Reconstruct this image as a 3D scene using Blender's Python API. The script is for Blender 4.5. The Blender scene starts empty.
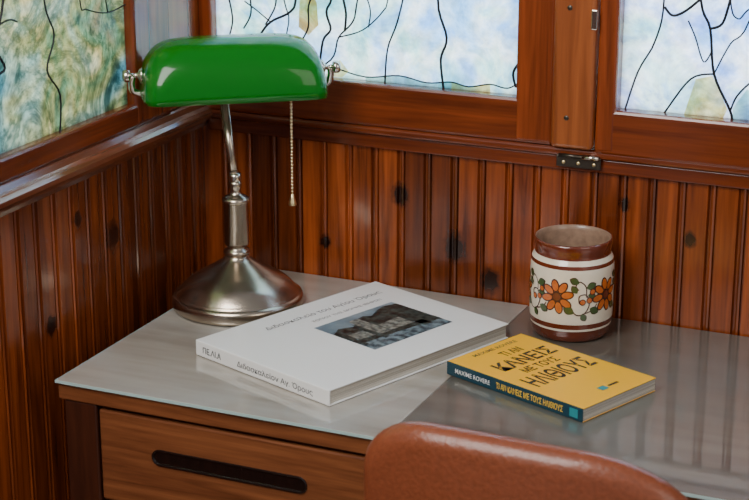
import bpy, bmesh, random
from math import *
from mathutils import Vector, Matrix
random.seed(4)
scene=bpy.context.scene
COL=scene.collection

# ------------------------------------------------------------------ helpers
def link(o,parent=None):
    COL.objects.link(o)
    if parent is not None:
        o.parent=parent
        o.matrix_parent_inverse=parent.matrix_world.inverted()
    return o
def empty(name,loc):
    e=bpy.data.objects.new(name,None); e.empty_display_size=.05
    e.matrix_world=Matrix.Translation(Vector(loc)); COL.objects.link(e)
    bpy.context.view_layer.update()
    return e
def mesh(name,verts,faces,mat,parent=None,smooth=False,M=None,bevel=0,seg=2,autosmooth=False):
    me=bpy.data.meshes.new(name)
    if M is not None: verts=[M@Vector(v) for v in verts]
    me.from_pydata([tuple(v) for v in verts],[],faces); me.update()
    bm=bmesh.new(); bm.from_mesh(me); bmesh.ops.recalc_face_normals(bm,faces=bm.faces); bm.to_mesh(me); bm.free()
    if smooth: me.polygons.foreach_set('use_smooth',[True]*len(me.polygons))
    mats=mat if isinstance(mat,(list,tuple)) else [mat]
    for m in mats: me.materials.append(m)
    o=bpy.data.objects.new(name,me)
    if bevel:
        b=o.modifiers.new('bevel','BEVEL'); b.width=bevel; b.segments=seg; b.limit_method='ANGLE'
    return link(o,parent)
BF=[(0,1,3,2),(4,6,7,5),(0,4,5,1),(2,3,7,6),(0,2,6,4),(1,5,7,3)]
def bv(x0,x1,y0,y1,z0,z1): return [(x,y,z) for x in (x0,x1) for y in (y0,y1) for z in (z0,z1)]
def box(name,b,mat,parent=None,bevel=0,M=None,seg=2):
    return mesh(name,bv(*b),BF,mat,parent,bevel=bevel,M=M,seg=seg)
def boxes(name,bl,mat,parent=None,bevel=0,M=None):
    V=[];F=[]
    for b in bl:
        n=len(V); V+=bv(*b); F+=[tuple(i+n for i in f) for f in BF]
    return mesh(name,V,F,mat,parent,bevel=bevel,M=M)
def lathe(name,prof,mat,c,parent=None,seg=72,M=None,matidx=None):
    V=[];F=[]
    for r,z in prof:
        for k in range(seg):
            a=2*pi*k/seg; V.append((c[0]+r*cos(a),c[1]+r*sin(a),c[2]+z))
    n=len(prof)
    for i in range(n-1):
        for k in range(seg):
            F.append((i*seg+k,i*seg+(k+1)%seg,(i+1)*seg+(k+1)%seg,(i+1)*seg+k))
    if prof[0][0]>1e-6: F.append(tuple(range(seg)))
    if prof[-1][0]>1e-6: F.append(tuple((n-1)*seg+k for k in range(seg)))
    o=mesh(name,V,F,mat,parent,smooth=True,M=M)
    if matidx:
        for i,m in enumerate(matidx):
            for k in range(seg): o.data.polygons[i*seg+k].material_index=m
    return o
def sprof(pts,n=6):
    """Catmull-Rom smooth a profile"""
    out=[]
    P=[pts[0]]+list(pts)+[pts[-1]]
    for i in range(1,len(P)-2):
        p0,p1,p2,p3=[Vector(q) for q in P[i-1:i+3]]
        for k in range(n):
            t=k/n
            out.append(tuple(.5*((2*p1)+(-p0+p2)*t+(2*p0-5*p1+4*p2-p3)*t*t+(-p0+3*p1-3*p2+p3)*t**3)))
    out.append(tuple(pts[-1])); return out
def tube(name,pts,r,mat,parent=None,smoothpts=True,res=8,radii=None):
    pts=[Vector(p) for p in pts]
    if smoothpts and len(pts)>2: pts=[Vector(p) for p in sprof(pts,5)]
    V=[];F=[]; prev=None
    n=len(pts)
    for i,p in enumerate(pts):
        t=(pts[min(i+1,n-1)]-pts[max(i-1,0)]).normalized()
        if prev is None:
            a=Vector((0,0,1)) if abs(t.z)<.9 else Vector((1,0,0)); nx=t.cross(a).normalized()
        else: nx=(prev-t*prev.dot(t)).normalized()
        prev=nx; ny=t.cross(nx); rr=r if radii is None else radii[0]+(radii[1]-radii[0])*i/(n-1)
        for k in range(res):
            a=2*pi*k/res; V.append(p+nx*rr*cos(a)+ny*rr*sin(a))
    for i in range(n-1):
        for k in range(res): F.append((i*res+k,i*res+(k+1)%res,(i+1)*res+(k+1)%res,(i+1)*res+k))
    F.append(tuple(range(res))); F.append(tuple((n-1)*res+k for k in range(res)))
    return mesh(name,V,F,mat,parent,smooth=True)
def join(name,objs,parent=None):
    bm=bmesh.new(); mats=[]
    for o in objs:
        me=o.data; mp=[]
        for m in me.materials:
            if m not in mats: mats.append(m)
            mp.append(mats.index(m))
        t=me.copy(); t.transform(o.matrix_world)
        for p in t.polygons: p.material_index=mp[p.material_index]
        bm.from_mesh(t); bpy.data.meshes.remove(t)
    me=bpy.data.meshes.new(name); bm.to_mesh(me); bm.free()
    for m in mats: me.materials.append(m)
    for o in objs: bpy.data.objects.remove(o)
    return link(bpy.data.objects.new(name,me),parent)
def text(name,body,mat,parent,M,x0,x1,yb,h,z,weight=0,face='top',ext=0):
    """flat lettering; x0..x1 reading extent, yb baseline, h cap height, in the frame M"""
    cu=bpy.data.curves.new(name,'FONT'); cu.body=body; cu.size=1; cu.offset=weight; cu.resolution_u=3
    o=bpy.data.objects.new(name,cu); COL.objects.link(o)
    dg=bpy.context.evaluated_depsgraph_get()
    me=bpy.data.meshes.new_from_object(o.evaluated_get(dg)); bpy.data.objects.remove(o)
    xs=[v.co.x for v in me.vertices]
    a,b=min(xs),max(xs); cap=.73
    sx=(x1-x0)/(b-a); sy=h/cap
    for v in me.vertices:
        x=x0+(v.co.x-a)*sx; y=yb+v.co.y*sy
        v.co=M@(Vector((x,y,z)) if face=='top' else Vector((z,-x,y)))
    me.materials.clear(); me.materials.append(mat)
    o=bpy.data.objects.new(name,me); return link(o,parent)

# ------------------------------------------------------------------ materials
def newmat(name):
    m=bpy.data.materials.new(name); m.use_nodes=True
    nt=m.node_tree; return m,nt,nt.nodes['Principled BSDF']
def plain(name,col,rough=.5,metal=0,coat=0,bump=0,bscale=200,spec=.5,var=0.0):
    m,nt,b=newmat(name); N=nt.nodes;L=nt.links
    b.inputs['Base Color'].default_value=(*col,1); b.inputs['Roughness'].default_value=rough
    b.inputs['Metallic'].default_value=metal; b.inputs['Coat Weight'].default_value=coat
    b.inputs['Specular IOR Level'].default_value=spec
    tc=N.new('ShaderNodeTexCoord'); no=N.new('ShaderNodeTexNoise'); no.inputs['Scale'].default_value=bscale
    L.new(tc.outputs['Object'],no.inputs['Vector'])
    if bump:
        bu=N.new('ShaderNodeBump'); bu.inputs['Strength'].default_value=bump; bu.inputs['Distance'].default_value=.002
        L.new(no.outputs['Fac'],bu.inputs['Height']); L.new(bu.outputs['Normal'],b.inputs['Normal'])
    if var:
        mx=N.new('ShaderNodeMix'); mx.data_type='RGBA'
        mx.inputs['A'].default_value=(*[c*(1-var) for c in col],1); mx.inputs['B'].default_value=(*[min(1,c*(1+var)) for c in col],1)
        L.new(no.outputs['Fac'],mx.inputs['Factor']); L.new(mx.outputs['Result'],b.inputs['Base Color'])
    return m
def wood(name,c1,c2,axis='Z',rough=.3,coat=.4,board=None,baxis='X',knots=(),kplane='XZ',dens=1.0,spec=.5):
    m,nt,b=newmat(name); N=nt.nodes;L=nt.links
    tc=N.new('ShaderNodeTexCoord'); mp=N.new('ShaderNodeMapping')
    s={'X':(2.5,45,45),'Y':(45,2.5,45),'Z':(45,45,2.5)}[axis]; mp.inputs['Scale'].default_value=tuple(q*dens for q in s)
    L.new(tc.outputs['Object'],mp.inputs['Vector'])
    vec=mp.outputs['Vector']
    sep=N.new('ShaderNodeSeparateXYZ'); L.new(tc.outputs['Object'],sep.inputs[0])
    wn=None
    if board:
        d=N.new('ShaderNodeMath'); d.operation='DIVIDE'; d.inputs[1].default_value=board; L.new(sep.outputs[baxis],d.inputs[0])
        fl=N.new('ShaderNodeMath'); fl.operation='FLOOR'; L.new(d.outputs[0],fl.inputs[0])
        wn=N.new('ShaderNodeTexWhiteNoise'); wn.noise_dimensions='1D'; L.new(fl.outputs[0],wn.inputs['W'])
        add=N.new('ShaderNodeVectorMath'); add.operation='MULTIPLY_ADD'
        add.inputs[1].default_value=(9,9,9); L.new(wn.outputs['Color'],add.inputs[0]); L.new(vec,add.inputs[2]); vec=add.outputs[0]
    n1=N.new('ShaderNodeTexNoise'); n1.inputs['Scale'].default_value=1.0; n1.inputs['Detail'].default_value=6; n1.inputs['Distortion'].default_value=1.2
    L.new(vec,n1.inputs['Vector'])
    n2=N.new('ShaderNodeTexNoise'); n2.inputs['Scale'].default_value=5.0; n2.inputs['Detail'].default_value=3; L.new(vec,n2.inputs['Vector'])
    ad=N.new('ShaderNodeMath'); ad.operation='MULTIPLY_ADD'; ad.inputs[1].default_value=.35; L.new(n2.outputs['Fac'],ad.inputs[0]); L.new(n1.outputs['Fac'],ad.inputs[2])
    cr=N.new('ShaderNodeValToRGB'); cr.color_ramp.elements[0].position=.40; cr.color_ramp.elements[1].position=.95
    cr.color_ramp.elements[0].color=(*c1,1); cr.color_ramp.elements[1].color=(*c2,1)
    L.new(ad.outputs[0],cr.inputs[0]); out=cr.outputs[0]
    if wn:
        mr=N.new('ShaderNodeMapRange'); mr.inputs['To Min'].default_value=.55; mr.inputs['To Max'].default_value=1.3; L.new(wn.outputs['Value'],mr.inputs['Value'])
        vm=N.new('ShaderNodeVectorMath'); vm.operation='SCALE'; L.new(out,vm.inputs[0]); L.new(mr.outputs[0],vm.inputs['Scale']); out=vm.outputs[0]
    for (ka,kz,kr) in knots:
        cb=N.new('ShaderNodeCombineXYZ'); L.new(sep.outputs['X' if kplane=='XZ' else 'Y'],cb.inputs[0]); L.new(sep.outputs['Z'],cb.inputs[1])
        ds=N.new('ShaderNodeVectorMath'); ds.operation='SUBTRACT'; ds.inputs[1].default_value=(ka,kz,0); L.new(cb.outputs[0],ds.inputs[0])
        sc=N.new('ShaderNodeVectorMath'); sc.operation='MULTIPLY'; sc.inputs[1].default_value=(1/kr,.75/kr,0); L.new(ds.outputs[0],sc.inputs[0])
        ln=N.new('ShaderNodeVectorMath'); ln.operation='LENGTH'; L.new(sc.outputs[0],ln.inputs[0])
        kn=N.new('ShaderNodeTexNoise'); kn.inputs['Scale'].default_value=90; L.new(tc.outputs['Object'],kn.inputs['Vector'])
        ka_=N.new('ShaderNodeMath'); ka_.operation='MULTIPLY_ADD'; ka_.inputs[1].default_value=.9; L.new(kn.outputs['Fac'],ka_.inputs[0]); L.new(ln.outputs['Value'],ka_.inputs[2])
        mr=N.new('ShaderNodeMapRange'); mr.inputs['From Min'].default_value=1.0; mr.inputs['From Max'].default_value=1.6; mr.inputs['To Min'].default_value=.95; mr.inputs['To Max'].default_value=0
        L.new(ka_.outputs[0],mr.inputs['Value'])
        mx=N.new('ShaderNodeMix'); mx.data_type='RGBA'; mx.inputs['B'].default_value=(.010,.003,.002,1)
        L.new(mr.outputs[0],mx.inputs['Factor']); L.new(out,mx.inputs['A']); out=mx.outputs['Result']
    L.new(out,b.inputs['Base Color'])
    b.inputs['Roughness'].default_value=rough; b.inputs['Coat Weight'].default_value=coat; b.inputs['Coat Roughness'].default_value=.15
    b.inputs['Specular IOR Level'].default_value=spec
    bu=N.new('ShaderNodeBump'); bu.inputs['Strength'].default_value=.12; bu.inputs['Distance'].default_value=.001
    L.new(ad.outputs[0],bu.inputs['Height']); L.new(bu.outputs['Normal'],b.inputs['Normal'])
    return m
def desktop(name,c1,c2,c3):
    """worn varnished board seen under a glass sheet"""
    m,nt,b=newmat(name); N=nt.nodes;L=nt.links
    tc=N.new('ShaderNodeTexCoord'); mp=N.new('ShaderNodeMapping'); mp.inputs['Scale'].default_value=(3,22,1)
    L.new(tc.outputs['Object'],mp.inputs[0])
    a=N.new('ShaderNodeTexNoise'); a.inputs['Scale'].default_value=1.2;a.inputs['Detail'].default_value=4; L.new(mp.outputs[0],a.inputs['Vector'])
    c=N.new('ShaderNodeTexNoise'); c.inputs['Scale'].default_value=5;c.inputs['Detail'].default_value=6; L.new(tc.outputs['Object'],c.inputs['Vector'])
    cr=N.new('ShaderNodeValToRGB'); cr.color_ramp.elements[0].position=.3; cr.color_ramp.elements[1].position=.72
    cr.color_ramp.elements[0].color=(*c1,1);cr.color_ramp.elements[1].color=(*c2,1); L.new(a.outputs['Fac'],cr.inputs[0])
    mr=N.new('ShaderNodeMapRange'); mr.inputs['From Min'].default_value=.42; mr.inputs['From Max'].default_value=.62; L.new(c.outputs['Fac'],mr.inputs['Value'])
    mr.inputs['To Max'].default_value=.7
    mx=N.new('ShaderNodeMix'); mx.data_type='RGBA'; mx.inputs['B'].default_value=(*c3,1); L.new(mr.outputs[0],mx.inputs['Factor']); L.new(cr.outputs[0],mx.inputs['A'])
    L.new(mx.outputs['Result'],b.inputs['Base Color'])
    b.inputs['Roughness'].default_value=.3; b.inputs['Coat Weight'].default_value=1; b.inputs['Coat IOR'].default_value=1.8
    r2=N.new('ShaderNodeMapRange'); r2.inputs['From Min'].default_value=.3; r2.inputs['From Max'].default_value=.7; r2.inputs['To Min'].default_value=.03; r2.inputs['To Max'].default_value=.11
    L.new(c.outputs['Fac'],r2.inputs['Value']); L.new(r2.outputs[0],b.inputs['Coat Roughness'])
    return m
def glassmat(name,stops,scale=6,dist=2.0,detail=6,tint=None,fine=.35):
    m=bpy.data.materials.new(name); m.use_nodes=True; nt=m.node_tree; N=nt.nodes;L=nt.links
    N.remove(N['Principled BSDF']); out=N['Material Output']
    tc=N.new('ShaderNodeTexCoord')
    no=N.new('ShaderNodeTexNoise'); no.inputs['Scale'].default_value=scale; no.inputs['Detail'].default_value=detail; no.inputs['Distortion'].default_value=dist; no.inputs['Roughness'].default_value=.7
    L.new(tc.outputs['Object'],no.inputs['Vector'])
    cr=N.new('ShaderNodeValToRGB'); e=cr.color_ramp.elements
    while len(e)<len(stops): e.new(.5)
    for i,(p,c) in enumerate(stops): e[i].position=p; e[i].color=(*c,1)
    L.new(no.outputs['Fac'],cr.inputs[0]); colr=cr.outputs[0]
    if tint:
        n2=N.new('ShaderNodeTexNoise'); n2.inputs['Scale'].default_value=scale*.8; n2.inputs['Detail'].default_value=3; n2.inputs['Distortion'].default_value=.8
        of=N.new('ShaderNodeVectorMath'); of.operation='ADD'; of.inputs[1].default_value=(5,3,7); L.new(tc.outputs['Object'],of.inputs[0]); L.new(of.outputs[0],n2.inputs['Vector'])
        c2=N.new('ShaderNodeValToRGB'); e=c2.color_ramp.elements
        while len(e)<len(tint): e.new(.5)
        for i,(p,c) in enumerate(tint): e[i].position=p; e[i].color=(*c,1)
        L.new(n2.outputs['Fac'],c2.inputs[0])
        mm=N.new('ShaderNodeMix'); mm.data_type='RGBA'; mm.blend_type='MULTIPLY'; mm.inputs['Factor'].default_value=1
        L.new(colr,mm.inputs['A']); L.new(c2.outputs[0],mm.inputs['B']); colr=mm.outputs['Result']
    n3=N.new('ShaderNodeTexNoise'); n3.inputs['Scale'].default_value=90; n3.inputs['Detail'].default_value=5; L.new(tc.outputs['Object'],n3.inputs['Vector'])
    mr=N.new('ShaderNodeMapRange'); mr.inputs['From Min'].default_value=.3; mr.inputs['From Max'].default_value=.7; mr.inputs['To Min'].default_value=1-fine; mr.inputs['To Max'].default_value=1.0
    L.new(n3.outputs['Fac'],mr.inputs['Value'])
    vs=N.new('ShaderNodeVectorMath'); vs.operation='SCALE'; L.new(colr,vs.inputs[0]); L.new(mr.outputs[0],vs.inputs['Scale']); colr=vs.outputs[0]
    tr=N.new('ShaderNodeBsdfTranslucent'); L.new(colr,tr.inputs['Color'])
    gl=N.new('ShaderNodeBsdfGlossy'); gl.inputs['Roughness'].default_value=.15
    bu=N.new('ShaderNodeBump'); bu.inputs['Strength'].default_value=.2; bu.inputs['Distance'].default_value=.002; L.new(no.outputs['Fac'],bu.inputs['Height']); L.new(bu.outputs[0],gl.inputs['Normal'])
    mx=N.new('ShaderNodeMixShader'); mx.inputs[0].default_value=.05
    L.new(tr.outputs[0],mx.inputs[1]); L.new(gl.outputs[0],mx.inputs[2]); L.new(mx.outputs[0],out.inputs['Surface'])
    return m

RED1=(.055,.008,.0015); RED2=(.36,.076,.014)
KB=[(.304,.881,.014),(.385,.816,.017),(.437,.776,.015),(.19,.80,.009),(.708,.869,.009),(.62,.905,.008),(.53,.80,.008)]
KL=[(-.249,.856,.017),(-.40,.78,.012),(-.33,.90,.009)]
m_bead_b=wood('beadboard_wood_back',RED1,RED2,'Z',.27,.5,.078,'X',KB,'XZ')
m_bead_l=wood('beadboard_wood_left',RED1,RED2,'Z',.27,.5,.078,'Y',KL,'YZ')
m_frame_z=wood('frame_wood_vertical',(.07,.011,.003),(.30,.058,.012),'Z',.25,.5)
m_frame_x=wood('frame_wood_horizontal',(.06,.010,.003),(.24,.046,.010),'X',.25,.5)
m_frame_y=wood('frame_wood_side',(.055,.010,.003),(.21,.040,.010),'Y',.25,.5)
m_rail=wood('moulding_wood',(.08,.022,.010),(.22,.065,.028),'Y',.17,.9)
m_post=wood('post_wood',(.16,.036,.008),(.38,.105,.026),'Z',.32,.3)
m_desk=wood('desk_wood',(.10,.028,.010),(.29,.098,.036),'X',.35,.25,dens=1.6)
m_deskd=wood('desk_post_wood',(.025,.007,.004),(.085,.022,.009),'Z',.35,.25)
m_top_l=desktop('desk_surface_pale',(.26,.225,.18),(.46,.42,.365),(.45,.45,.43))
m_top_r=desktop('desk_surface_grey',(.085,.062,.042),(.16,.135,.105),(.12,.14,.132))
m_glassedge=plain('glass_sheet_edge',(.45,.60,.58),.1,coat=1)
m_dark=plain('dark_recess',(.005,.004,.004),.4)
m_slot=plain('drawer_pull_black',(.010,.005,.004),.25,coat=.5)
m_nickel=plain('brushed_nickel',(.50,.42,.335),.24,metal=1,bump=.04,bscale=400)
m_nickel2=plain('polished_nickel',(.66,.60,.52),.13,metal=1)
m_brass=plain('brass_chain',(.90,.70,.38),.3,metal=1)
m_iron=plain('aged_iron',(.10,.085,.07),.35,metal=.9)
m_lead=plain('lead_came',(.008,.008,.012),.45,metal=.3)
m_floor=wood('floor_wood',(.10,.05,.025),(.22,.11,.055),'X',.4,.2,.12,'Y')
m_white=plain('big_book_cover_paper',(.90,.89,.87),.25,coat=.3,var=.02,bscale=8)
m_navy=plain('ink_navy',(.008,.010,.016),.5)
m_greyink=plain('ink_grey',(.07,.065,.07),.5)
m_yel=plain('paperback_yellow',(1.0,.49,.004),.40,coat=.15,var=.02,bscale=10)
m_spine=plain('paperback_teal_spine',(.006,.046,.072),.35,coat=.25)
m_teal=plain('stand_in_mark_teal',(.02,.26,.30),.4)
m_inkw=plain('ink_white',(.85,.85,.82),.5)
m_inky=plain('ink_yellow',(.95,.58,.04),.5)
m_leather=plain('tan_leather',(.22,.058,.024),.36,coat=.15,bump=.35,bscale=220,var=.3)

def page_mat():
    m,nt,b=newmat('page_stack'); N=nt.nodes;L=nt.links
    tc=N.new('ShaderNodeTexCoord'); mp=N.new('ShaderNodeMapping'); mp.inputs['Scale'].default_value=(2,2,1400)
    no=N.new('ShaderNodeTexNoise'); no.inputs['Scale'].default_value=1; L.new(tc.outputs['Object'],mp.inputs[0]); L.new(mp.outputs[0],no.inputs['Vector'])
    cr=N.new('ShaderNodeValToRGB'); cr.color_ramp.elements[0].color=(.36,.32,.26,1); cr.color_ramp.elements[1].color=(.72,.67,.58,1)
    cr.color_ramp.elements[0].position=.35; cr.color_ramp.elements[1].position=.65
    L.new(no.outputs['Fac'],cr.inputs[0]); L.new(cr.outputs[0],b.inputs['Base Color']); b.inputs['Roughness'].default_value=.8
    return m
m_pages=page_mat()

# ------------------------------------------------------------------ room shell
def beadprofile(s0,s1,pitch=.039):
    P=[];s=s0
    while s<s1:
        for ds,d in ((0,0),(.0260,0),(.0278,.0050),(.0302,.0050),(.0312,.0010),(.0333,-.0004),(.0354,.0010),(.0364,.0050),(.0387,.0050)):
            P.append((s+ds,d))
        s+=pitch
    P=[p for p in P if p[0]<=s1]; P.append((s1,0)); return P
def beadwall(name,s0,s1,z0,z1,mat,parent,axis):
    P=beadprofile(s0,s1); V=[];F=[]
    for s,d in P:
        for z in (z0,z1):
            V.append((s,d,z) if axis=='X' else (-d,-s,z))
    n=len(P)
    for i in range(n-1): F.append((2*i,2*i+1,2*i+3,2*i+2))
    return mesh(name,V,F,mat,parent)
XR=2.6; YF=2.6
wb=empty('wall_back',(XR/2,.03,0))
beadwall('beadboard',0,XR,0,.952,m_bead_b,wb,'X')
boxes('panel_backing',[(-.06,XR,.0060,.06,0,.975),(-.06,XR,.0060,.06,1.47,2.3),(1.11,XR,.0,.06,.952,1.47)],m_frame_x,wb)
wl=empty('wall_left',(-.03,-YF/2,0))
beadwall('beadboard',0,YF,0,.958,m_bead_l,wl,'Y')
boxes('panel_backing',[(-.06,-.0060,-YF,.06,0,.985),(-.06,-.0060,-YF,.06,1.47,2.3),(-.06,0,-YF,-.80,.952,1.47)],m_frame_y,wl)
box('floor',(-.06,XR,-YF,.06,-.05,0),m_floor)

t1=empty('trim_1',(XR/2,-.01,.96))
box('apron',(0.012,XR,-.007,.0,.945,.964),m_frame_x,t1,.002)
box('sill_ledge',(0.012,XR,-.013,.0,.964,.976),m_frame_x,t1,.004,seg=3)
t2=empty('trim_2',(.01,-YF/2,.96))
prof=[(0,.950),(.006,.950),(.008,.956),(.012,.960),(.019,.963),(.022,.968),(.022,.974),(.018,.978),(.012,.981),(.009,.988),(.004,.990),(0,.990)]
V=[];F=[]
for (x,z) in prof:
    V+= [(x,-.002,z),(x,-YF,z)]
for i in range(len(prof)-1): F.append((2*i,2*i+1,2*i+3,2*i+2))
F.append(tuple(2*i for i in range(len(prof)))); F.append(tuple(2*i+1 for i in range(len(prof))))
mesh('moulding',V,F,m_rail,t2)

# ------------------------------------------------------------------ windows
GY=.006
TB=[(.32,(.56,.78,1)),(.47,(1,1,1)),(.56,(.90,1,.92)),(.68,(.55,.82,.82))]
g_c=glassmat('stained_glass_sky',[(.28,(.28,.45,.74)),(.42,(.55,.74,.92)),(.52,(.92,.96,.97)),(.62,(.52,.70,.80)),(.72,(.82,.86,.72))],16,.6,9,TB,.3)
g_r=glassmat('stained_glass_lilac',[(.28,(.30,.39,.70)),(.42,(.57,.68,.92)),(.52,(.92,.95,1)),(.62,(.50,.60,.86)),(.72,(.85,.86,.84))],16,.6,9,TB,.3)
TL=[(.30,(.50,.78,.95)),(.44,(.95,1,.95)),(.53,(1,.88,.58)),(.62,(.58,.76,.62)),(.72,(.85,.70,.50))]
g_l=glassmat('stained_glass_marbled',[(.25,(.05,.09,.09)),(.40,(.20,.29,.28)),(.48,(.68,.77,.73)),(.54,(.25,.35,.33)),(.62,(.88,.88,.80)),(.72,(.25,.34,.38))],13,.8,10,TL,.5)
g_am=glassmat('stained_glass_amber',[(.35,(.80,.38,.10)),(.6,(.95,.66,.32))],30,1)
g_ye=glassmat('stained_glass_yellow',[(.35,(.78,.56,.18)),(.6,(.95,.80,.42))],30,1)
g_gr=glassmat('stained_glass_aqua',[(.35,(.26,.50,.48)),(.6,(.55,.78,.70))],30,1)

def leads(parent,curves,axis,r=.0013):
    obs=[]
    for i,c in enumerate(curves):
        pts=[((a,GY-.0025,z) if axis=='X' else (-GY+.0025,a,z)) for a,z in c]
        obs.append(tube('t',pts,r*(1.0,1.35,.8)[i%3],m_lead,None))
    join('lead_came',obs,parent)
def patch(name,poly,mat,parent,axis):
    V=[((a,GY-.001,z) if axis=='X' else (-GY+.001,a,z)) for a,z in poly]
    mesh(name,V,[tuple(range(len(V)))],mat,parent)

w1=empty('window_1',(.25,0,1.25))
box('pane',(.010,.483,GY,GY+.004,1.022,1.455),g_c,w1)
boxes('sash_rails',[(.0,.523,-.012,.03,.976,1.035),(.0,.523,-.012,.03,1.44,1.475)],m_frame_x,w1,.004)
boxes('sash_stiles',[(.0005,.022,-.010,.03,.978,1.473),(.471,.5225,-.0125,.03,.978,1.473)],m_frame_z,w1,.004)
leads(w1,[[(.039,1.15),(.049,1.105),(.042,1.07),(.05,1.03)],
 [(.060,1.03),(.089,1.081),(.108,1.104),(.139,1.121),(.148,1.145),(.16,1.25),(.15,1.45)],
 [(.10,1.25),(.129,1.136),(.136,1.112),(.131,1.084),(.12,1.03)],
 [(.150,1.03),(.199,1.059),(.211,1.091),(.232,1.114),(.239,1.144),(.26,1.26),(.24,1.45)],
 [(.180,1.03),(.187,1.083),(.199,1.101),(.193,1.125),(.202,1.16),(.19,1.3),(.21,1.45)],
 [(.211,1.091),(.247,1.104),(.276,1.131),(.285,1.155),(.31,1.28),(.33,1.45)],
 [(.279,1.03),(.283,1.080),(.296,1.115),(.305,1.149),(.315,1.2),(.31,1.3)],
 [(.365,1.03),(.360,1.073),(.368,1.103),(.355,1.153),(.37,1.25),(.39,1.45)],
 [(.475,1.056),(.455,1.043),(.43,1.046),(.40,1.040),(.375,1.044),(.34,1.040),(.30,1.046),(.25,1.040),(.20,1.05)],
 [(.066,1.092),(.078,1.115),(.075,1.15)],
 [(.22,1.10),(.222,1.125),(.216,1.15)],[(.255,1.108),(.258,1.13),(.252,1.15)],
 [(.15,1.075),(.165,1.10),(.166,1.13),(.175,1.15)],
 [(.475,1.085),(.462,1.065),(.466,1.045)],
 [(.068,1.13),(.085,1.12),(.108,1.104)],[(.10,1.10),(.115,1.125),(.118,1.15)]],'X')
patch('amber_leaf',[(.150,1.10),(.165,1.09),(.18,1.105),(.178,1.135),(.165,1.16),(.152,1.14)],g_am,w1,'X')
patch('yellow_leaf',[(.190,1.036),(.215,1.036),(.225,1.045),(.212,1.06),(.200,1.05)],g_ye,w1,'X')
patch('aqua_strip',[(.25,1.030),(.375,1.030),(.375,1.044),(.34,1.040),(.30,1.046),(.25,1.040)],g_gr,w1,'X')
patch('amber_strip',[(.375,1.030),(.43,1.030),(.43,1.045),(.40,1.040),(.375,1.044)],g_ye,w1,'X')

w2=empty('window_2',(.85,0,1.25))
box('pane',(.590,1.075,GY,GY+.004,1.018,1.455),g_r,w2)
boxes('sash_rails',[(.580,1.11,-.015,.03,.972,1.031),(.580,1.11,-.015,.03,1.44,1.475)],m_frame_x,w2,.004)
boxes('sash_stiles',[(.5805,.607,-.0155,.03,.975,1.473),(1.06,1.1095,-.0155,.03,.975,1.473)],m_frame_z,w2,.004)
leads(w2,[[(.614,1.03),(.629,1.081),(.649,1.121),(.658,1.175),(.65,1.3),(.67,1.45)],
 [(.70,1.45),(.69,1.3),(.704,1.178),(.718,1.142),(.726,1.086),(.749,1.041),(.752,1.025)],
 [(.80,1.30),(.766,1.156),(.744,1.125),(.726,1.086)],
 [(.726,1.086),(.697,1.077),(.667,1.033),(.66,1.02)],
 [(.659,1.165),(.67,1.155),(.686,1.162),(.704,1.178)],
 [(.735,1.30),(.741,1.181),(.752,1.157),(.765,1.170),(.80,1.19)],
 [(.82,1.12),(.785,1.088),(.771,1.078),(.756,1.060),(.749,1.041)],
 [(.718,1.142),(.733,1.15),(.741,1.181)],[(.722,1.115),(.712,1.10),(.70,1.13),(.69,1.15)],
 [(.86,1.02),(.85,1.10),(.88,1.2),(.86,1.45)],[(.95,1.02),(.93,1.15),(.98,1.3),(.96,1.45)]],'X')
patch('yellow_leaf',[(.690,1.030),(.703,1.077),(.724,1.083),(.733,1.066),(.745,1.042),(.740,1.030)],g_ye,w2,'X')
patch('aqua_leaf',[(.752,1.03),(.785,1.03),(.785,1.06),(.768,1.07),(.752,1.045)],g_gr,w2,'X')

w3=empty('window_3',(0,-.45,1.25))
box('pane',(-GY-.004,-GY,-.79,-.17,1.008,1.455),g_l,w3)
boxes('sash_rails',[(-.03,.008,-.80,-.098,.989,1.020),(-.03,.008,-.80,-.098,1.44,1.475)],m_frame_y,w3,.004)
boxes('sash_stiles',[(-.03,.0085,-.190,-.0985,.991,1.473),(-.03,.0085,-.795,-.745,.991,1.473)],m_frame_z,w3,.004)
leads(w3,[[(-.372,1.30),(-.372,1.186),(-.355,1.141),(-.374,1.101),(-.349,1.065),(-.355,1.012)],
 [(-.44,1.30),(-.455,1.20),(-.475,1.15),(-.460,1.12),(-.487,1.105),(-.52,1.02)],
 [(-.30,1.30),(-.295,1.175),(-.28,1.16),(-.232,1.148),(-.187,1.152)],
 [(-.43,1.17),(-.45,1.175),(-.50,1.165)],[(-.60,1.02),(-.58,1.2),(-.62,1.45)],[(-.24,1.45),(-.26,1.3),(-.232,1.148)]],'Y',.0012)

t3=empty('trim_3',(.0,-.05,1.2))
boxes('corner_post',[(-.05,.004,-.097,.05,.99,1.475)],m_frame_z,t3,.003)
t4=empty('trim_4',(.55,0,1.2))
box('mullion_post',(.5235,.5795,-.024,.03,.977,1.475),m_post,t4,.006,seg=3)
for i,(x,z) in enumerate([(.545,1.018),(.545,1.16),(.558,1.30)]):
    M=Matrix.Translation((x,-.0243,z))@Matrix.Rotation(pi/2,4,'X')
    lathe('screw_%d'%i,[(.0,.0006),(.0028,.0004),(.0034,0),(.0034,-.001)],m_iron,(0,0,0),t4,20,M)
box('striker_plate',(.574,.582,-.0265,-.0235,1.135,1.16),m_nickel2,t4,.001)
lt=empty('window_hinge',(.56,-.02,.962))
box('plate',(.530,.590,-.0145,-.0125,.951,.966),m_iron,lt,.0008)
tube('barrel',[(.534,-.0165,.9665),(.566,-.0165,.9665)],.0026,m_iron,lt,False,12)
tube('pin',[(.566,-.0165,.9665),(.588,-.0165,.9665)],.0036,m_nickel2,lt,False,12)
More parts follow.
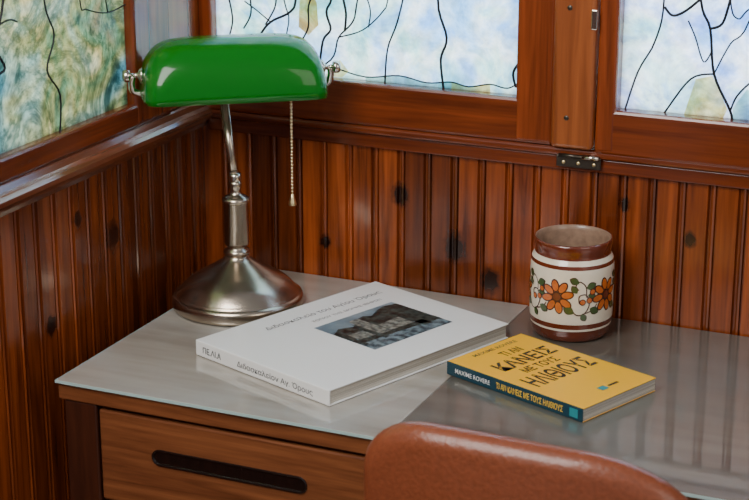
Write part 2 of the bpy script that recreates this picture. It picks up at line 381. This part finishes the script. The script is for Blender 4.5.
for i,x in enumerate((.540,.560,.581)):
    M=Matrix.Translation((x,-.0146,.957))@Matrix.Rotation(pi/2,4,'X')
    lathe('screw_%d'%i,[(0,.001),(.002,.0008),(.0026,0)],m_brass,(0,0,0),lt,16,M)

# ------------------------------------------------------------------ desk
dk=empty('writing_desk',(.68,-.24,.37))
DX0,DX1,DF=.063,1.34,-.489
boxes('top_slab',[(DX0,.4945,DF+.003,-.004,.724,.7455),(.4955,DX1,DF+.003,-.004,.724,.7455)],m_desk,dk,.002)
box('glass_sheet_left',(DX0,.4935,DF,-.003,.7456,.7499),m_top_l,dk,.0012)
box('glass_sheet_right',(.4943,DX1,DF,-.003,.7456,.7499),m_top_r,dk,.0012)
boxes('glass_edge',[(DX0-.001,.4935,DF-.0009,DF,.7460,.7495),(.495,DX1,DF-.0009,DF,.7460,.7495),(DX0-.0009,DX0,DF,-.003,.7460,.7495)],m_glassedge,dk)
boxes('carcass',[(.070,.086,-.46,-.01,.0,.7238),(.474,.490,-.46,-.01,.0,.7238),(.086,.474,-.022,-.01,.05,.7238),
                 (1.0,1.016,-.46,-.01,0,.7238),(1.30,1.316,-.46,-.01,0,.7238),(1.016,1.30,-.022,-.01,.05,.7238),(.49,1.0,-.03,-.015,.40,.7238)],m_desk,dk)
boxes('posts',[(.070,.115,-.484,-.455,0,.7238),(.482,.496,-.484,-.455,0,.7238),(.995,1.016,-.484,-.455,0,.7238),(1.29,1.318,-.484,-.455,0,.7238)],m_deskd,dk,.002)
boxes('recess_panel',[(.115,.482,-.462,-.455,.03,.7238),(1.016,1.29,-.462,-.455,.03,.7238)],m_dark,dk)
dr=[]
for z0,z1 in ((.600,.719),(.42,.592),(.06,.412)):
    for xa,xb in ((.1175,.479),(1.02,1.286)): dr.append((xa,xb,-.483,-.463,z0,z1))
boxes('drawer_fronts',dr,m_desk,dk,.003)
def slot(name,xc,zc,hw,hh,parent):
    def ring(hw,hh,y):
        P=[]
        for k in range(13):
            a=-pi/2+pi*k/12; P.append((xc+hw-hh+hh*cos(a),y,zc+hh*sin(a)))
        for k in range(13):
            a=pi/2+pi*k/12; P.append((xc-hw+hh+hh*cos(a),y,zc+hh*sin(a)))
        return P
    R=[ring(hw,hh,-.4832),ring(hw,hh,-.4846),ring(hw-.0012,hh-.0012,-.4851),ring(hw-.0024,hh-.0024,-.4846),ring(hw-.003,hh-.003,-.4832)]
    V=sum(R,[]);n=26;F=[]
    for i in range(len(R)-1):
        for k in range(n): F.append((i*n+k,i*n+(k+1)%n,(i+1)*n+(k+1)%n,(i+1)*n+k))
    F.append(tuple(4*n+k for k in range(n)))
    mesh(name,V,F,m_slot,parent,smooth=False)
for i,(xc,zc,w) in enumerate([(.293,.670,.103),(.293,.53,.103),(.293,.33,.103),(1.153,.672,.09),(1.153,.53,.09),(1.153,.33,.09)]):
    slot('drawer_pull_%d'%i,xc,zc,w,.0105,dk)

# ------------------------------------------------------------------ big book
def frame(A,ang,z0):
    return Matrix.Translation((A[0],A[1],z0))@Matrix.Rotation(radians(ang),4,'Z')
ZT=.7505
M=frame((.177,-.348),69.3,ZT)
bb=empty('hardcover_book',(.35,-.24,.76))
w,h,t=.318,.239,.0200
box('cover_bottom',(0,w,-h,0,0,.0016),m_white,bb,.0006,M=M)
box('cover_top',(0,w,-h,0,t-.0016,t),m_white,bb,.0006,M=M)
box('spine',(-.0004,.0022,-h,0,.0004,t-.0003),m_white,bb,.0008,M=M)
box('pages',(.0022,w-.0025,-h+.0025,-.0025,.0016,t-.0016),m_pages,bb,M=M)
zt=t+.00025
text('title','Διδασκαλείο του Αγίου Όρους',m_greyink,bb,M,.085,.290,-.040,.0095,zt,.001)
text('subtitle','ΤΟΠΙΟΥ ΤΗΣ ΜΟΝΗΣ ΙΒΗΡΩΝ',m_greyink,bb,M,.146,.270,-.060,.0054,zt,.001)
text('spine_label','ΠΕ.ΛΙ.Α',m_navy,bb,M,.014,.048,.0060,.0078,-.0008,.008,'side')
text('spine_title','Διδασκαλείον Αγ. Όρους',m_navy,bb,M,.078,.212,.0060,.0072,-.0008,.002,'side')
px0,px1,py0,py1=.131,.272,-.184,-.075
def pnoise(name,c1,c2,s):
    m,nt,b=newmat(name);N=nt.nodes;L=nt.links
    tc=N.new('ShaderNodeTexCoord');no=N.new('ShaderNodeTexNoise');no.inputs['Scale'].default_value=s;no.inputs['Detail'].default_value=8
    L.new(tc.outputs['Object'],no.inputs['Vector']);cr=N.new('ShaderNodeValToRGB')
    cr.color_ramp.elements[0].position=.38;cr.color_ramp.elements[1].position=.62
    cr.color_ramp.elements[0].color=(*c1,1);cr.color_ramp.elements[1].color=(*c2,1)
    L.new(no.outputs['Fac'],cr.inputs[0]);L.new(cr.outputs[0],b.inputs['Base Color']);b.inputs['Roughness'].default_value=.3
    return m
ph_sky=pnoise('print_sky',(.13,.19,.23),(.24,.31,.35),25)
ph_tree=pnoise('print_trees',(.005,.008,.008),(.05,.07,.06),160)
ph_bld=pnoise('print_stone',(.06,.07,.065),(.28,.28,.24),140)
ph_sea=pnoise('print_water',(.025,.045,.06),(.20,.27,.30),110)
def quadp(name,poly,mat,dz):
    mesh(name,[(x,y,zt+dz) for x,y in poly],[tuple(range(len(poly)))],mat,bb,M=M)
quadp('print_sky',[(px0,py0),(px1,py0),(px1,py1),(px0,py1)],ph_sky,0)
quadp('print_water',[(px0,py0),(px1,py0),(px1,-.150),(px0,-.142)],ph_sea,.0001)
quadp('print_hill',[(px0,-.142),(px0,-.112),(.150,-.100),(.170,-.108),(.190,-.092),(.205,-.088),(.215,-.095),(.232,-.086),(.250,-.080),(px1,-.084),(px1,-.150)],ph_tree,.0002)
quadp('print_tower',[(.176,-.150),(.176,-.094),(.180,-.090),(.190,-.090),(.194,-.094),(.194,-.150)],ph_bld,.0003)
quadp('print_house',[(.196,-.152),(.196,-.125),(.236,-.122),(.236,-.153)],ph_bld,.0003)
quadp('print_house_b',[(.142,-.146),(.142,-.126),(.168,-.126),(.168,-.148)],ph_bld,.0003)
quadp('print_tree_a',[(.238,-.166),(.240,-.105),(.245,-.092),(.251,-.105),(.253,-.168)],ph_tree,.0004)
quadp('print_shore',[(px0,-.158),(px0,-.144),(.18,-.150),(px1,-.150),(px1,-.164),(.2,-.160)],ph_tree,.0004)
for i,(a,bq,c) in enumerate([(.134,.140,-.116),(.169,.175,-.112),(.256,.262,-.100),(.264,.270,-.110)]):
    quadp('print_cypress_%d'%i,[(a,-.165),((a+bq)/2-.002,c),((a+bq)/2,c+.012),((a+bq)/2+.002,c),(bq,-.165)],ph_tree,.0005)

# ------------------------------------------------------------------ paperback
M=frame((.487,-.281),68.6,ZT)
pb=empty('paperback_book',(.6,-.26,.76))
w,h,t=.136,.211,.0165
box('cover_back',(0,w,-h,0,0,.0005),m_yel,pb,M=M)
box('cover_front',(0.0008,w,-h,0,t-.0005,t),m_yel,pb,M=M)
box('spine',(-.0004,.0010,-h,0,.0,t),m_spine,pb,.0004,M=M)
box('pages',(.0008,w-.0006,-h+.0006,-.0006,.0005,t-.0005),m_pages,pb,M=M)
zt=t+.0002
text('author','MAXIME ROVERE',m_greyink,pb,M,.034,.112,-.0155,.0070,zt,.006)
text('title_1','ΤΙ ΑΝ',m_navy,pb,M,.062,.096,-.040,.0140,zt,.022)
text('title_2','ΚΑΝΕΙΣ',m_navy,pb,M,.024,.123,-.072,.0240,zt,.024)
text('title_3','ΜΕ ΤΟΥΣ',m_navy,pb,M,.040,.102,-.0935,.0140,zt,.022)
text('title_4','ΗΛΙΘΙΟΥΣ',m_navy,pb,M,.015,.125,-.1320,.0295,zt,.024)
box('mark',(.060,.072,-.192,-.182,zt,zt+.0001),m_teal,pb,M=M)
box('mark_bar',(.076,.094,-.189,-.185,zt,zt+.0001),m_navy,pb,M=M)
text('spine_author','MAXIME ROVERE',m_inkw,pb,M,.014,.070,.0052,.0060,-.0007,.006,'side')
text('spine_title','ΤΙ ΑΝ ΚΑΝΕΙΣ ΜΕ ΤΟΥΣ ΗΛΙΘΙΟΥΣ',m_inky,pb,M,.080,.182,.0045,.0075,-.0007,.018,'side')
box('spine_mark',(-.0007,-.0003,-.204,-.192,.003,.0135),m_teal,pb,M=M)

# ------------------------------------------------------------------ ceramic jar
mg=empty('ceramic_jar',(.576,-.075,.75))
CX,CY=.576,-.075
m_cream=plain('glaze_cream',(.82,.73,.58),.22,coat=.6,var=.05,bscale=40)
m_brown=plain('glaze_brown',(.14,.026,.009),.2,coat=.7,var=.2,bscale=60)
m_inside=plain('glaze_inside',(.30,.19,.13),.35,coat=.4,var=.45,bscale=120)
m_orange=plain('glaze_orange',(.55,.13,.018),.25,coat=.5,var=.35,bscale=150)
m_green=plain('glaze_green',(.055,.09,.025),.25,coat=.5)
m_line=plain('glaze_line',(.06,.014,.007),.25,coat=.5)
jar=[(.0,.0),(.044,.0),(.0480,.003),(.0505,.010),(.0520,.0165),(.0522,.0170),(.0527,.0195),(.0528,.0200),(.0532,.0260),(.0533,.0265),
     (.0537,.045),(.0537,.075),(.0533,.092),(.0528,.0985),(.0526,.0990),(.0522,.1030),(.0520,.1035),(.0500,.1070),(.0485,.1095),(.0480,.1110),
     (.0488,.1150),(.0500,.1200),(.0502,.1260),(.0495,.1285),(.0480,.1290),(.0465,.1275),(.0455,.122),(.0450,.105),(.0450,.03),(.040,.012),(0,.010)]
zone=[]
for i in range(len(jar)-1):
    zz=(jar[i][1]+jar[i+1][1])/2
    if i>=24: zone.append(2)
    elif zz<.0168: zone.append(1)
    elif zz<.0198: zone.append(0)
    elif zz<.0263: zone.append(1)
    elif zz<.0987: zone.append(0)
    elif zz<.1033: zone.append(1)
    elif zz<.1100: zone.append(0)
    else: zone.append(1)
lathe('jar_body',jar,[m_cream,m_brown,m_inside],(CX,CY,ZT-.0003),mg,96,matidx=zone)
def rad(z):
    for (r0,z0),(r1,z1) in zip(jar[:24],jar[1:24]):
        if z0<=z<=z1 and z1>z0: return r0+(r1-r0)*(z-z0)/(z1-z0)
    return .0537
PH0=radians(-72.5)
def wrap(s,z,lift): 
    a=PH0+s/.0537; r=rad(z)+lift
    return (CX+r*cos(a),CY+r*sin(a),ZT+z)
class Deco:
    def __init__(s): s.V=[];s.F=[]
    def fan(s,c,pts,l):
        n=len(s.V); s.V.append(wrap(*c,l)); s.V+=[wrap(*p,l) for p in pts]
        m=len(pts); s.F+=[(n,n+1+i,n+1+(i+1)%m) for i in range(m)]
    def ell(s,c,a,b,ang,l,n=16):
        P=[]
        for k in range(n):
            t=2*pi*k/n; x=a*cos(t);y=b*sin(t); P.append((c[0]+x*cos(ang)-y*sin(ang),c[1]+x*sin(ang)+y*cos(ang)))
        s.fan(c,P,l)
    def leaf(s,c,L,W,ang,l):
        P=[]
        for k in range(13):
            t=k/12; x=L*t; y=W*sin(pi*t)**.8; P.append((x,y))
        for k in range(1,12):
            t=1-k/12; x=L*t; y=-W*sin(pi*t)**.8; P.append((x,y))
        P=[(c[0]+x*cos(ang)-y*sin(ang),c[1]+x*sin(ang)+y*cos(ang)) for x,y in P]
        s.fan((c[0]+L/2*cos(ang),c[1]+L/2*sin(ang)),P,l)
    def rib(s,pts,wd,l):
        pts=sprof(pts,5); n=len(s.V)
        for i,p in enumerate(pts):
            a=Vector(pts[max(i-1,0)]);b=Vector(pts[min(i+1,len(pts)-1)]);t=(b-a).normalized();q=Vector((-t.y,t.x))*wd/2
            s.V+=[wrap(p[0]+q.x,p[1]+q.y,l),wrap(p[0]-q.x,p[1]-q.y,l)]
        s.F+=[(n+2*i,n+2*i+1,n+2*i+3,n+2*i+2) for i in range(len(pts)-1)]
    def make(s,name,mat): return mesh(name,s.V,s.F,mat,mg,smooth=True)
dl,do,dg,db=Deco(),Deco(),Deco(),Deco()
step=2*pi*.0537/5
for k in range(5):
    s0=-.0185+k*step; zc=.063
    for j in range(8):
        a=2*pi*j/8+.2; c=(s0+.0135*cos(a),zc+.0145*sin(a))
        dl.ell(c,.0088,.0056,a,.00035); do.ell(c,.0071,.0041,a,.00060)
    dl.ell((s0,zc),.0068,.0068,0,.0008); db.ell((s0,zc),.0050,.0050,0,.0010)
    m=s0+step/2
    dl.rib([(s0+.016,zc-.008),(m-.010,zc-.022),(m+.001,zc-.022),(m+.008,zc-.010),(m+.004,zc+.003),(m-.005,zc+.002),(m-.005,zc-.007),(m-.001,zc-.009)],.0016,.0004)
    dl.rib([(m-.001,zc-.022),(m+.012,zc-.018),(m+.019,zc-.010)],.0015,.0004)
    dl.rib([(m+.004,zc+.0),(m+.003,zc+.014),(m-.005,zc+.021),(m-.010,zc+.015),(m-.006,zc+.010)],.0015,.0004)
    dl.rib([(m+.003,zc+.012),(m+.011,zc+.018),(m+.014,zc+.010),(m+.009,zc+.007)],.0015,.0004)
    for (x,z,Lq,W,an) in [(m-.012,zc-.021,.014,.0046,2.6),(m+.009,zc-.015,.013,.0044,-.5),(m+.004,zc+.012,.013,.0042,.4),(m-.006,zc+.019,.012,.0040,2.7),(m-.002,zc-.022,.010,.0036,-1.0),(m-.008,zc+.006,.011,.0036,2.2),(m+.006,zc+.003,.010,.0036,-.2)]:
        dl.leaf((x,z),Lq+.0012,W+.0009,an,.0004); dg.leaf((x,z),Lq,W,an,.0007)
    for (x,z) in [(m+.008,zc-.004),(m-.001,zc-.006),(m+.012,zc+.007)]:
        dl.ell((x,z),.0042,.0042,0,.0009); do.ell((x,z),.0031,.0031,0,.0011)
dl.make('painted_outlines',m_line);do.make('painted_petals',m_orange);dg.make('painted_leaves',m_green);db.make('painted_centres',m_brown)

# ------------------------------------------------------------------ banker's lamp
LX,LY=.137,-.162
lp=empty('bankers_lamp',(LX,LY,.75))
base=[(0,0),(.084,0),(.0875,.002),(.0880,.006),(.0880,.014),(.0865,.0175),(.0835,.0190),(.0820,.0195),(.0815,.0215),(.080,.0225)]
dome=sprof([(.080,.0225),(.0745,.0290),(.066,.0370),(.052,.0460),(.038,.0540),(.027,.0610),(.0195,.0660),(.0165,.0690)],5)
lathe('base',base+dome[1:]+[(.0165,.071),(.010,.0715),(0,.0715)],m_nickel,(LX,LY,ZT-.0003),lp,96)
col=[(0,.070),(.0125,.070),(.0150,.0725),(.0175,.0745),(.0180,.0770),(.0165,.0795),(.0130,.0815),(.0125,.084),(.0150,.0860),(.0165,.0885),(.0165,.1440),(.0180,.1455),(.0186,.1480),(.0180,.1505),(.0140,.1530),(.0095,.1550),(.0075,.1580),(.0070,.1620),(.0082,.1650),(.0086,.1690),(.0082,.1720),(.0062,.1740),(0,.1745)]
lathe('column',col,m_nickel,(LX,LY,ZT-.0005),lp,48)
th=radians(36); AX=Vector((cos(th),sin(th),0)); FW=Vector((sin(th),-cos(th),0))
C0=Vector((LX,LY,0))
def LP(u,f,z): return C0+AX*(u)+FW*f+Vector((0,0,z))
SF=-.020; SU=.0025
tube('stem',[LP(0,0,.918),LP(-.008,-.040,1.028)],.0062,m_nickel,lp,False,20)
lathe('swivel_nut',[(0,-.008),(.0075,-.008),(.0085,-.004),(.0085,.004),(.0075,.008),(0,.008)],m_nickel2,(0,0,0),lp,24,Matrix.Translation(LP(-.0003,-.002,.926))@Matrix.Rotation(.12,4,'Y'))
ZK=1.066
tube('yoke',[LP(SU-.129,SF,ZK),LP(SU-.131,SF-.006,ZK-.013),LP(SU-.122,SF-.012,ZK-.026),LP(-.06,SF-.017,ZK-.033),LP(-.007,SF-.019,ZK-.036),LP(.06,SF-.017,ZK-.033),LP(SU+.122,SF-.012,ZK-.026),LP(SU+.131,SF-.006,ZK-.013),LP(SU+.129,SF,ZK)],.0045,m_nickel2,lp,True,12)
def alongaxis(u,f,z): 
    return Matrix.Translation(LP(u,f,z))@Matrix.Rotation(th,4,'Z')@Matrix.Rotation(pi/2,4,'Y')
lathe('socket',[(0,-.02),(.015,-.02),(.016,-.015),(.016,.015),(.012,.022),(0,.022)],m_nickel2,(0,0,0),lp,28,alongaxis(.045,SF,ZK-.004))
m_bulb=plain('bulb_glass',(.85,.84,.80),.2,coat=.5)
lathe('bulb',sprof([(0,-.055),(.012,-.052),(.019,-.038),(.019,-.02),(.012,.0),(.010,.012),(0,.014)],4),m_bulb,(0,0,0),lp,28,alongaxis(.012,SF,ZK-.004))
for sgn,nm in ((-1,'left'),(1,'right')):
    Mx=alongaxis(SU+sgn*.1165,SF,ZK)
    if sgn<0: Mx=Mx@Matrix.Rotation(pi,4,'X')
    lathe('finial_'+nm,[(0,.0),(.0095,.0),(.0100,.003),(.0070,.005),(.0035,.007),(.0035,.016),(.0070,.0165),(.0082,.0185),(.0082,.0235),(.0065,.0260),(0,.0268)],m_nickel2,(0,0,0),lp,24,Mx)
m_shade,nt,b=newmat('emerald_glass')
N=nt.nodes;L=nt.links
b.inputs['Base Color'].default_value=(.0,.17,.006,1);b.inputs['Roughness'].default_value=.25;b.inputs['Coat Weight'].default_value=.8;b.inputs['Coat Roughness'].default_value=.04
b.inputs['Specular IOR Level'].default_value=.2
tr=N.new('ShaderNodeBsdfTranslucent');tr.inputs['Color'].default_value=(.0,.50,.015,1);mx=N.new('ShaderNodeMixShader');mx.inputs[0].default_value=.25
L.new(b.outputs[0],mx.inputs[1]);L.new(tr.outputs[0],mx.inputs[2]);L.new(mx.outputs[0],N['Material Output'].inputs['Surface'])
tc=N.new('ShaderNodeTexCoord');no=N.new('ShaderNodeTexNoise');no.inputs['Scale'].default_value=14;L.new(tc.outputs['Object'],no.inputs['Vector'])
bu=N.new('ShaderNodeBump');bu.inputs['Strength'].default_value=.3;bu.inputs['Distance'].default_value=.005;L.new(no.outputs['Fac'],bu.inputs['Height']);L.new(bu.outputs[0],b.inputs['Normal']);L.new(bu.outputs[0],b.inputs['Coat Normal'])
m_opal=plain('opal_lining',(.70,.85,.68),.3)
def shadegrid(z0,hl,bb_,hh):
    nu,nv=64,36;V=[]
    for i in range(nu+1):
        q=-cos(pi*i/nu)
        e=(1-abs(q)**6)**(1/2.6) if abs(q)<1 else 0
        eb=(1-abs(q)**14)**(1/2.6) if abs(q)<1 else 0
        for j in range(nv+1):
            a=pi*j/nv
            c,s=cos(a),sin(a)
            cy=abs(c)**.85*(1 if c>0 else -1); sz=s**.80
            V.append(LP(SU+q*hl, SF+cy*bb_*(.45+.55*eb), z0+sz*hh*e))
    return V,nu,nv
V1,nu,nv=shadegrid(1.0370,.1190,.0620,.0760)
V2,_,_=shadegrid(1.0370,.1155,.0585,.0725)
n=len(V1);F=[];MI=[]
def q4(off,i,j): return (off+i*(nv+1)+j,off+i*(nv+1)+j+1,off+(i+1)*(nv+1)+j+1,off+(i+1)*(nv+1)+j)
for i in range(nu):
    for j in range(nv): F.append(q4(0,i,j));MI.append(0)
for i in range(nu):
    for j in range(nv): F.append(q4(n,i,j)[::-1]);MI.append(1)
for i in range(nu):
    for j in (0,nv):
        a=i*(nv+1)+j;bq=(i+1)*(nv+1)+j; F.append((a,bq,n+bq,n+a));MI.append(0)
for i in (0,nu):
    for j in range(nv):
        a=i*(nv+1)+j; F.append((a,a+1,n+a+1,n+a));MI.append(0)
me=bpy.data.meshes.new('shade');me.from_pydata([tuple(v) for v in V1+V2],[],F);me.materials.append(m_shade);me.materials.append(m_opal)
me.polygons.foreach_set('material_index',MI);me.polygons.foreach_set('use_smooth',[True]*len(F));me.update()
link(bpy.data.objects.new('shade',me),lp)
obs=[]
cu=.079;zc=1.055
zz=zc
def sph(c,r,seg=8):
    pr=[(r*sin(pi*k/6),-r*cos(pi*k/6)) for k in range(7)]
    return lathe('s',pr,m_brass,(c[0],c[1],c[2]),None,seg)
while zz>.896:
    obs.append(sph(LP(cu,SF,zz),.0021)); zz-=.0046
obs.append(tube('w',[LP(cu,SF,zc),LP(cu,SF,.89)],.0006,m_brass,None,False,6))
p=LP(cu,SF,0)
obs.append(lathe('bell',[(0,.896),(.0022,.895),(.0032,.890),(.0050,.884),(.0056,.881),(.0050,.8795),(0,.8795)],m_brass,(p.x,p.y,0),None,20))
join('pull_chain',obs,lp)

# ------------------------------------------------------------------ chair
ch=empty('leather_chair',(.735,-.60,.0))
def outline(ins):
    x0,x1,z0,z1=.566+ins,.905-ins,.52+ins,.878-ins
    P=[]
    def arc(cx,cz,rx,rz,a0,a1,m=15):
        for k in range(m):
            a=a0+(a1-a0)*k/(m-1); P.append((cx+rx*cos(a),cz+rz*sin(a)))
    R1=.075-ins*.5;R2=.120-ins*.5;r3=.03
    arc(x1-R2,z1-.070,R2,.070,0,pi/2); arc(x0+R1,z1-.058,R1,.058,pi/2,pi)
    arc(x0+r3,z0+r3,r3,r3,pi,1.5*pi); arc(x1-r3,z0+r3,r3,r3,1.5*pi,2*pi)
    return P
XM=.735
def yb(x,z): return -.690-.055*(1-((x-XM)/.175)**2)*.30-.06*(z-.52)*.3
R=.019;rings=[]
for k in range(-8,9):
    a=pi/2*k/8; rings.append((R*(1-cos(a)),R*sin(a)))
rings=[(.10,-R-.004),(.05,-R-.003)]+rings+[(.05,R+.003),(.10,R+.004)]
V=[];F=[]
for ins,dy in rings:
    for x,z in outline(ins): V.append((x,yb(x,z)+dy,z))
n=60
for i in range(len(rings)-1):
    for k in range(n): F.append((i*n+k,i*n+(k+1)%n,(i+1)*n+(k+1)%n,(i+1)*n+k))
for off in (0,(len(rings)-1)*n): F.append(tuple(off+k for k in range(n)))
mesh('backrest',V,F,m_leather,ch,smooth=True)
V=[];F=[]
srings=[(.03,.425),(.004,.428),(0,.440),(0,.462),(.006,.472),(.03,.480),(.10,.486)]
for ins,z in srings:
    for (cx,cy,a0) in ((.915,-.30,0),(.555,-.30,pi/2),(.555,-.70,pi),(.915,-.70,1.5*pi)):
        for k in range(8):
            a=a0+pi/2*k/7; r=.04
            sx=(1 if cos(a0+pi/4)>0 else -1);sy=(1 if sin(a0+pi/4)>0 else -1)
            V.append((cx-sx*(r+ins)+r*cos(a),cy-sy*(r+ins)+r*sin(a),z))
n=32
for i in range(len(srings)-1):
    for k in range(n): F.append((i*n+k,i*n+(k+1)%n,(i+1)*n+(k+1)%n,(i+1)*n+k))
F.append(tuple(range(n)));F.append(tuple((len(srings)-1)*n+k for k in range(n)))
mesh('seat',V,F,m_leather,ch,smooth=True)
for i,(x,y,tx,ty) in enumerate([(.58,-.33,-.01,.01),(.89,-.33,.01,.01),(.58,-.66,-.01,-.03),(.89,-.66,.01,-.03)]):
    tube('leg_%d'%(i+1),[(x+tx,y+ty,.0),(x,y,.43)],.016,m_deskd,ch,False,14,radii=(.012,.018))
for i,x in enumerate((.61,.86)):
    tube('back_post_%d'%(i+1),[(x,-.655,.43),(x,-.68,.50),(x,-.70,.60)],.014,m_deskd,ch,True,12)
boxes('seat_frame',[(.575,.895,-.345,-.325,.395,.43),(.575,.895,-.67,-.65,.395,.43),(.57,.59,-.66,-.33,.395,.43),(.88,.90,-.66,-.33,.395,.43)],m_deskd,ch,.002)

# ------------------------------------------------------------------ lights
def area(name,loc,target,sx,sy,power,col=(1,1,1)):
    l=bpy.data.lights.new(name,'AREA');l.shape='RECTANGLE';l.size=sx;l.size_y=sy;l.energy=power;l.color=col
    o=bpy.data.objects.new(name,l);COL.objects.link(o);o.location=loc
    d=Vector(target)-Vector(loc);o.rotation_euler=d.to_track_quat('-Z','Y').to_euler();return o
area('daylight_outside_back',(.55,.55,1.35),(.55,0,1.2),1.6,1.0,52,(.93,.97,1))
area('daylight_outside_left',(-.55,-.45,1.35),(0,-.45,1.2),1.0,1.0,22,(1,1,.97))
area('added_key_left',(.10,-1.35,1.95),(.45,-.2,.8),1.1,.9,38,(1,.98,.94))  # unseen panel added inside the room as key, standing in for window light
area('added_fill_right',(2.5,-1.4,1.9),(.5,-.1,.8),1.0,1.4,10,(1,.92,.80))  # unseen warm panel added as weak fill from the right
wd=bpy.data.worlds.new('world');scene.world=wd;wd.use_nodes=True
bg=wd.node_tree.nodes['Background'];bg.inputs[0].default_value=(.92,.94,1,1);bg.inputs[1].default_value=.27

# ------------------------------------------------------------------ camera
cam=bpy.data.cameras.new('camera');co=bpy.data.objects.new('camera',cam);COL.objects.link(co);scene.camera=co
cam.sensor_width=36;cam.lens=36*1819.3/749;cam.clip_start=.05
cam.dof.use_dof=True;cam.dof.focus_distance=2.38;cam.dof.aperture_fstop=11
yaw,pitch=.4188,.3097
f=Vector((-sin(yaw)*cos(pitch),cos(yaw)*cos(pitch),-sin(pitch)));r=Vector((cos(yaw),sin(yaw),0));u=r.cross(f)
Rm=Matrix((r,u,-f)).transposed()
co.matrix_world=Matrix.Translation((1.2435,-2.197,1.5668))@Rm.to_4x4()
